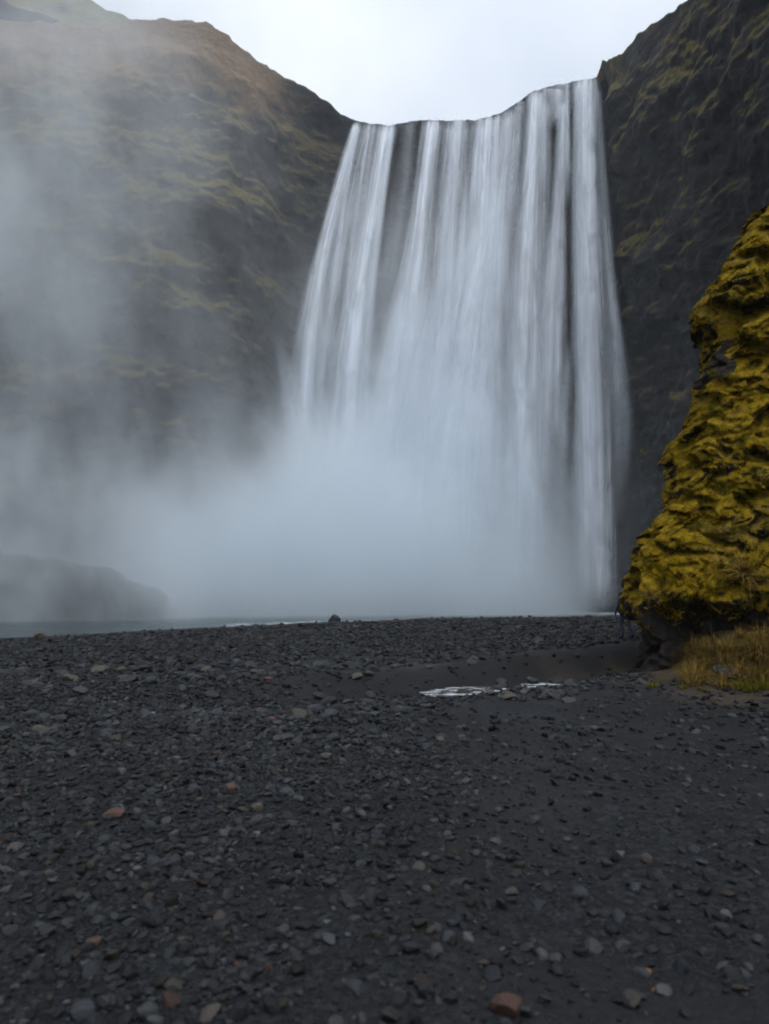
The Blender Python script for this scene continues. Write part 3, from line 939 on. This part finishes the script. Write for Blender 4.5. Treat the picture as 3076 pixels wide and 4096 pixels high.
def stone_shape(sub, seed, cuts=9, rough=0.10):
    r = np.random.default_rng(seed)
    V, F = ico(sub)
    V = V * r.uniform(0.75, 1.25, 3) * np.array([1, 1, 0.68])
    for _ in range(cuts):
        n = r.normal(size=3); n /= np.linalg.norm(n)
        dcut = r.uniform(0.42, 0.78)
        V = V - np.maximum(0, V @ n - dcut)[:, None] * n * 0.92
    V = V * (1 + rough * fbm(V * 1.7 + seed * 3.3, 3))[:, None]
    return V / np.abs(V[:, :2]).max(), F

def px_size(x, y, r):
    return 2 * r / max(0.5, y) * FPX

def in_view(x, y):
    return np.abs(x) < 0.60 * y + 0.8

def on_rock(x, y):
    return (x > 4.6 + (y - 11.6) * 0.25 * (y < 13) + np.maximum(0, y - 13.3) * 0.36) & (y > 11.6) & (y < 20)

PROTO = [stone_shape(2, s) for s in range(20, 30)]
PROTO_FAR = [stone_shape(0 + 1, s, 6) for s in range(50, 54)]

def coarse(x, y):
    """how stony the flat is: stony on the left and along the far bank, finer grit on the right"""
    P = np.stack([x, y, 0 * x], -1)
    c = 0.55 + 0.9 * fbm(P / 2.3 + 3, 3)
    c = c * (1 - 0.84 * sstep(-0.8, 1.2, x - 0.05 * y) * (1 - sstep(11, 13, y)))
    d = y - chan_y(x)
    c = c * (1 - 0.90 * sstep(0.15, 0.7, d + 0.6 * fbm(P / 1.1, 2)) * (1 - sstep(1.4, 2.6, d + 0.8 * fbm(P / 1.1 + 4, 2))) * sstep(-7, 1, x))
    c = c * (1 - 0.96 * sstep(0.1, 0.4, puddle_w(x, y)))
    c = c * (1 - 0.8 * sstep(-3.5, -1.5, y - shore_y(x)))
    return np.clip(c, 0.02, 1.3)

def scatter(n, y0, y1, r0, r1, power):
    """n stones, evenly over the ground between y0 and y1"""
    y = np.sqrt(RNG.uniform(y0 ** 2, y1 ** 2, n * 2))
    x = RNG.uniform(-1, 1, n * 2) * (0.60 * y + 0.8)
    keep = RNG.random(n * 2) < coarse(x, y)
    keep &= ~on_rock(x, y) & (y < shore_y(x) + 0.6)
    x, y = x[keep][:n], y[keep][:n]
    r = r0 + (r1 - r0) * RNG.random(len(x)) ** power
    return x, y, r

def palette(n):
    t = RNG.random(n)
    base = np.where(t[:, None] < 0.45, np.array([0.030, 0.036, 0.046]), np.array([0.066, 0.077, 0.092]))
    base = np.where((t > 0.74)[:, None], np.array([0.120, 0.128, 0.138]), base)
    base = np.where((t > 0.90)[:, None], np.array([0.095, 0.082, 0.068]), base)
    base = np.where((t > 0.962)[:, None], np.array([0.085, 0.050, 0.042]), base)
    base = np.where((t > 0.982)[:, None], np.array([0.17, 0.18, 0.185]), base)
    return base * RNG.uniform(0.07, 0.36, n)[:, None]

def build_gravel(name, sets, protos, label):
    VV, FF, CC = [], [], []
    off = 0
    for x, y, r in sets:
        z = ground_h(x, y)
        which = RNG.integers(0, len(protos), len(x))
        a = RNG.uniform(0, 2 * math.pi, len(x))
        tl = RNG.normal(size=(len(x), 2)) * 0.22
        col = palette(len(x))
        flat = RNG.uniform(0.6, 1.1, len(x))
        for k, (pv, pf) in enumerate(protos):
            s = np.where(which == k)[0]
            if len(s) == 0:
                continue
            ca, sa = np.cos(a[s])[:, None], np.sin(a[s])[:, None]
            vx = (pv[None, :, 0] * ca - pv[None, :, 1] * sa) * r[s][:, None]
            vy = (pv[None, :, 0] * sa + pv[None, :, 1] * ca) * r[s][:, None]
            vz = pv[None, :, 2] * (r[s] * flat[s])[:, None] + vx * tl[s, 0][:, None] + vy * tl[s, 1][:, None]
            W = np.stack([vx + x[s][:, None], vy + y[s][:, None], vz + (z[s] + 0.18 * r[s])[:, None]], -1)
            VV.append(W.reshape(-1, 3))
            FF.append((pf[None] + (off + np.arange(len(s)) * len(pv))[:, None, None]).reshape(-1, 3))
            CC.append(np.repeat(col[s], len(pv), axis=0))
            off += len(s) * len(pv)
    me = mesh_np(name, np.concatenate(VV), np.concatenate(FF), smooth=False)
    C = np.concatenate(CC)
    attr(me, 'col', np.concatenate([C, np.ones((len(C), 1))], 1), 'FLOAT_COLOR')
    return tag(obj(name, me, M_GRAVEL), label, 'gravel', kind='stuff')

build_gravel('gravel', [scatter(9500, 2.3, 7.5, 0.014, 0.046, 1.7)], PROTO, 'loose dark grey pebbles covering the near river flat')
build_gravel('fine_gravel', [scatter(22000, 2.3, 7.5, 0.006, 0.016, 1.5), scatter(20000, 7.0, 14, 0.018, 0.070, 2.0)],
             PROTO_FAR, 'fine dark grit and pebbles between the larger stones')
build_gravel('far_gravel', [scatter(11000, 13, 26, 0.03, 0.11, 2.2), scatter(9000, 24, 46, 0.05, 0.16, 2.2)],
             PROTO_FAR, 'dark cobbles strewn over the far bank')

STONE_ME = {}
def stone_obj(x, y, r, kind, label, group, flat=1.0, name='stone', sink=0.2, cat='stone', rz=None, elong=1.0):
    k = (kind, random.randint(0, 4))
    if k not in STONE_ME:
        V, F = stone_shape(2, hash(kind) % 97 * 0 + sum(map(ord, kind)) + 7 * k[1], 10, 0.14)
        me = mesh_np(name, V, F, smooth=False)
        me.materials.append(M_STONES[kind])
        STONE_ME[k] = me
    o = obj(name, STONE_ME[k], None, loc=(x, y, gh(x, y) + r * flat * sink),
            rot=(random.gauss(0, 0.15), random.gauss(0, 0.15), random.uniform(0, 6.28) if rz is None else rz), scale=(r * elong, r, r * flat))
    return tag(o, label, cat, group)

def stone_px(u, v, w, kind, label, group=None, flat=0.8, **k):
    x, y, z = ground_at(u, v)
    r = 0.5 * w / FPX * y
    return stone_obj(x, y, r, kind, label, group, flat, **k)

# stones one can point at
stone_px(2030, 4050, 135, 'rust', 'large rust red stone with an ochre patch half sunk in the near gravel', flat=.8)
stone_px(835, 4075, 90, 'tan', 'flat tan stone sunk in gravel beside a grey slab', flat=.7)
stone_px(330, 4070, 95, 'grey', 'grey slab stone beside the flat tan stone', flat=.7)
stone_px(455, 3270, 100, 'rust', 'reddish brown stone on the coarse gravel, tan stones around it', flat=.9)
stone_px(365, 3775, 75, 'rust', 'pinkish red flat stone lying alone on dark pebbles', flat=.6)
stone_px(1790, 3760, 60, 'grey', 'rounded blue grey pebble on fine dark grit', flat=.8)
stone_px(2480, 3420, 46, 'pale', 'pale grey elongated pebble on fine dark grit', flat=.6, elong=1.4)
stone_px(2590, 3890, 34, 'orange', 'bright orange chip lying on the fine dark grit', flat=.6)
stone_px(2620, 3975, 34, 'orange', 'second orange chip next to an orange chip on grit', flat=.6)
stone_px(1020, 3290, 30, 'pale', 'white chip glinting on the gravel', flat=.7)
stone_px(1305, 3690, 36, 'pale', 'white striped chip on dark sand patch', flat=.6)
stone_px(190, 3500, 60, 'tan', 'tan oblong stone among dark cobbles', flat=.7)
stone_px(780, 3170, 60, 'grey', 'upright grey stone leaning over a dark hollow', flat=1.0)
stone_px(2810, 3460, 70, 'dark', 'black jagged stone on fine dark grit', flat=.6)
stone_px(2160, 2570, 56, 'dark', 'lone dark brown boulder on the far gravel bank', name='boulder', cat='boulder', flat=.8)
stone_px(1905, 2772, 66, 'dark', 'dark flat stone sitting in the shining trickle', flat=.55)
# look-alikes along the trickle
for i in range(26):
    u = 2100 + RNG.normal() * 170; v = 2772 + RNG.normal() * 22 - (u - 2100) * 0.03
    if u > 2480: u = 2400 - RNG.random() * 300
    k = random.choice(['grey', 'dark', 'dark', 'tan'])
    stone_px(u, v, RNG.uniform(34, 72), k, {'grey': 'grey cobble', 'dark': 'black cobble', 'tan': 'tan cobble'}[k] + ' lying along the shallow trickle', k + ' cobbles along the trickle', flat=.8)
# look-alikes on the flat
CW = {'grey': 'mid grey', 'dark': 'black', 'tan': 'tan', 'rust': 'rust red', 'pale': 'pale grey'}
def flat_label(x, y, w, fl, k):
    size = 'small' if w < 36 else ('medium' if w < 50 else 'large')
    form = 'flat' if fl < 0.68 else ('blocky' if fl > 0.82 else 'angular')
    d = y - float(chan_y(x))
    if abs(d) < 2.6 and x > -5: zone = 'by the edge of the trickle'
    elif d > 0: zone = 'on the far gravel past the trickle'
    elif x > 2.2 and y > 7: zone = 'on fine grit before the mossy rock'
    elif x < -1.2: zone = 'on the coarse pebbles'
    elif x > 0.3: zone = 'on the fine dark grit'
    else: zone = 'where coarse pebbles meet fine grit'
    return f'{size} {form} {CW[k]} stone {zone}'
cnt = 0
while cnt < 225:
    y = math.sqrt(random.uniform(2.9 ** 2, 15.5 ** 2)); x = random.uniform(-1, 1) * 0.55 * y
    if random.random() > float(coarse(np.array([x]), np.array([y]))[0]) or bool(on_rock(np.array([x]), np.array([y]))[0]):
        continue
    k = random.choices(['grey', 'dark', 'tan', 'rust', 'pale'], [14, 5, 4, 0.8, 0.7])[0]
    w = random.uniform(28, 62) * (0.7 if k in ('rust', 'pale') else 1.0) * (1.25 if x < 0 else 0.9)
    fl = random.uniform(.55, .95)
    lab = flat_label(x, y, w, fl, k)
    stone_obj(x, y, 0.5 * w / FPX * y, k, lab, lab.split(' stone ')[0] + ' stones ' + lab.split(' stone ')[1], flat=fl)
    cnt += 1

# boulders at the water's edge
def boulder(u, v, w, h, Y, label, mat, name='boulder', cat='boulder'):
    x, z = at(u, v, Y)
    V, F = stone_shape(3, int(u), 8, 0.25)
    r = 0.5 * w / FPX * Y
    me = mesh_np(name, V * np.array([r, r, h / FPX * Y]), F, smooth=False)
    o = obj(name, me, mat, loc=(x, Y, z))
    attr(me, 'bare', np.full(len(V), 0.4)); attr(me, 'shoulder', np.zeros(len(V))); attr(me, 'wet', np.zeros(len(V)))
    tag(o, label, cat)
boulder(1332, 2480, 64, 36, 42.5, 'rounded grey boulder standing at the pool edge before the spray', M_STONES['grey'])
boulder(158, 2545, 46, 26, 32.2, 'small mossy boulder at the pool edge below the mound', M_CLIFF)
x, y, z = ground_at(2990, 2712)
stone_obj(x, y + .25, 0.42, 'grey', 'flat grey ledge stone lying in the grass under the mossy rock', None, .35, name='ledge_stone', rz=0.1, elong=1.3)

# ------------------------------------------------------------------ person half hidden by the rock
def build_person():
    px_, py_ = 0, 0
    X, Yp = at(2506, 2500, 20.8)[0], 20.8
    zg = gh(X, Yp)
    root = obj('person', None, loc=(X, Yp, zg), rot=(0, 0, R(25)))
    tag(root, 'person in navy jacket and dark blue trousers half hidden behind the mossy rock', 'person')
    # joints: x right, y forward, z up ; 1.68 m tall, one leg forward in mid step
    J = {
        'pel': (0, 0, 0.92, .135), 'waist': (0, .01, 1.08, .125), 'chest': (0, .02, 1.28, .15), 'neck': (0, .03, 1.44, .055), 'headb': (0, .045, 1.52, .075), 'head': (0, .05, 1.60, .088),
        'hl': (-.09, 0, .88, .095), 'kl': (-.12, .10, .49, .066), 'al': (-.13, .02, .10, .047), 'tl': (-.14, .16, .045, .042),
        'hr': (.09, 0, .88, .095), 'kr': (.11, .02, .49, .066), 'ar': (.12, -.14, .11, .047), 'tr': (.12, 0.0, .045, .042),
        'sl': (-.19, .02, 1.37, .065), 'el': (-.27, -.03, 1.10, .052), 'wl': (-.29, .08, .87, .036), 'pl': (-.29, .12, .80, .036),
        'sr': (.19, .02, 1.37, .065), 'er': (.26, -.05, 1.10, .052), 'wr': (.25, .05, .88, .036), 'pr': (.25, .09, .80, .036),
    }
    E = [('pel', 'waist'), ('waist', 'chest'), ('chest', 'neck'), ('neck', 'headb'), ('headb', 'head'), ('pel', 'hl'), ('hl', 'kl'), ('kl', 'al'), ('al', 'tl'), ('pel', 'hr'), ('hr', 'kr'), ('kr', 'ar'), ('ar', 'tr'),
         ('chest', 'sl'), ('sl', 'el'), ('el', 'wl'), ('wl', 'pl'), ('chest', 'sr'), ('sr', 'er'), ('er', 'wr'), ('wr', 'pr')]
    for sd in ('l', 'r'):
        p = J['p' + sd]
        for f, (dx, dz) in enumerate([(-.028, -.085), (-.010, -.10), (.010, -.095), (.027, -.075)]):
            J[f'f{f}{sd}'] = (p[0] + dx, p[1] + .02, p[2] + dz, .0095)
            E.append(('p' + sd, f'f{f}{sd}'))
        J['th' + sd] = (p[0] + (.05 if sd == 'l' else -.05), p[1] + .05, p[2] - .03, .011)
        E.append(('p' + sd, 'th' + sd))
    names = list(J)
    me = bpy.data.meshes.new('body')
    me.from_pydata([J[n][:3] for n in names], [(names.index(a), names.index(b)) for a, b in E], [])
    o = obj('body', me, None, root)
    t = NT('navy_outfit')
    pz = t.n('SeparateXYZ', {0: t.n('TexCoord').outputs['Object']}).outputs[2]
    c = t.n('ValToRGB', {'Fac': t.math('DIVIDE', pz, 1.8)})
    c.color_ramp.interpolation = 'CONSTANT'
    e = c.color_ramp.elements
    while len(e) < 4: e.new(.5)
    for s, (p, k) in zip(e, [(0, (.006, .006, .008)), (.07, (.012, .018, .040)), (.51, (.010, .012, .022)), (.825, (.30, .19, .14))]):
        s.position = p; s.color = (*k, 1)
    t.bsdf(Base_Color=c.outputs[0], Roughness=0.8)
    me.materials.append(t.m)
    md = o.modifiers.new('skin', 'SKIN')
    for v, n in zip(me.skin_vertices[0].data, names):
        v.radius = (J[n][3], J[n][3])
        v.use_root = n == 'pel'
    md.use_smooth_shade = True
    s = o.modifiers.new('sub', 'SUBSURF'); s.levels = 2; s.render_levels = 2
    # hair / hood
    V, F = ico(3)
    V = V * np.array([.105, .115, .115]) + np.array([0, .02, 1.615])
    V[:, 1] -= np.where(V[:, 2] < 1.58, .02, 0)
    keep = (V[F].mean(1)[:, 1] < .06) | (V[F].mean(1)[:, 2] > 1.67)
    hm = mesh_np('hair', V, F[keep])
    obj('hair', hm, mat_plain('dark_hair', (.012, .010, .009)), root)
build_person()

# ------------------------------------------------------------------ spray and haze
def box_mesh(name, a, b):
    x0, y0, z0 = a; x1, y1, z1 = b
    V = np.array([(x, y, z) for z in (z0, z1) for y in (y0, y1) for x in (x0, x1)])
    F = np.array([(0, 2, 3, 1), (4, 5, 7, 6), (0, 1, 5, 4), (2, 6, 7, 3), (0, 4, 6, 2), (1, 3, 7, 5)])
    return mesh_np(name, V, F, smooth=False)

def mist():
    t = NT('waterfall_spray')
    P = t.n('NewGeometry').outputs['Position']
    s = t.n('SeparateXYZ', {0: P})
    x, y, z = s.outputs
    n1 = t.noise(t.n('Mapping', {'Vector': P, 'Rotation': (0, 0.5, 0), 'Scale': (1.25, 1.0, 0.75)}).outputs[0], 0.10, 4, 0.66)
    # billowing cloud at the foot: taller towards the middle of the falls
    zn = t.math('SUBTRACT', z, t.math('MULTIPLY_ADD', n1, 38.0, -19.0))
    zn = t.math('ADD', zn, t.mapr(x, 5.0, 17.0, 0.0, 7.0))
    foot = t.mapr(zn, -1.0, 25.0, 1.0, 0.0)
    foot = t.math('MULTIPLY', foot, t.math('MULTIPLY', t.mapr(t.math('SUBTRACT', x, t.math('MULTIPLY', z, 0.9)), -34.0, -17.0), t.mapr(x, 16.5, 21.5, 1.0, 0.0)))
    foot = t.math('MULTIPLY', foot, t.mapr(t.math('ADD', y, t.math('MULTIPLY', x, -0.25)), 53.0, 64.0))
    # veil that hangs in front of the curtains
    veil = t.math('MULTIPLY', t.mapr(z, 8.0, 50.0, 1.0, 0.0), t.math('MULTIPLY', t.mapr(x, -14.0, -2.0), t.mapr(x, 8.0, 19.0, 1.0, 0.0)))
    veil = t.math('MULTIPLY', veil, t.math('MULTIPLY', t.mapr(y, 64.0, 71.0), t.mapr(n1, 0.32, 0.62)))
    # drift carried to the left along the cliff
    dr = t.math('MULTIPLY', t.mapr(x, -36.0, -4.0, 1.0, 0.04), t.mapr(n1, 0.40, 0.66, 0.20, 1.2))
    dr = t.math('MULTIPLY', dr, t.math('MULTIPLY', t.math('ADD', t.mapr(z, 0.0, 62.0, 1.0, 0.4), t.mapr(z, 0.0, 20.0, 2.5, 0.0)), t.mapr(y, 42.0, 49.0)))
    # a thicker puff blown high against the left cliff
    pd = t.n('VectorMath', {0: P, 1: (-30.0, 54.0, 36.0)}, operation='SUBTRACT').outputs[0]
    pd = t.n('VectorMath', {0: pd, 1: (1.0, 1.0, 0.62)}, operation='MULTIPLY').outputs[0]
    pl = t.n('VectorMath', {0: pd}, operation='LENGTH').outputs['Value']
    puff = t.math('MULTIPLY', t.mapr(pl, 2.0, 15.0, 1.0, 0.0), t.mapr(n1, 0.30, 0.60, 0.25, 1.0))
    dr = t.math('ADD', dr, t.math('MULTIPLY', puff, 0.26))
    den = t.math('ADD', t.math('MULTIPLY', foot, 0.45), t.math('ADD', t.math('MULTIPLY', veil, 0.22), t.math('MULTIPLY', dr, 0.075)))
    v = t.n('VolumePrincipled', {'Color': (0.91, 0.96, 1.0, 1), 'Density': den, 'Anisotropy': 0.35})
    t.link(v.outputs[0], t.out.inputs['Volume'])
    o = obj('mist', box_mesh('mist', (-60, 43, -1.0), (24, 79, 60)), t.m)
    tag(o, 'white spray boiling up from the foot of the falls and drifting left', 'mist', kind='stuff')
mist()

def haze():
    t = NT('damp_air')
    v = t.n('VolumePrincipled', {'Color': (0.88, 0.94, 1.0, 1), 'Density': 0.00025})
    t.link(v.outputs[0], t.out.inputs['Volume'])
    tag(obj('haze', box_mesh('haze', (-190, -75, -5.5), (190, 175, 110)), t.m), 'thin damp air filling the amphitheatre', 'haze', kind='stuff')
haze()
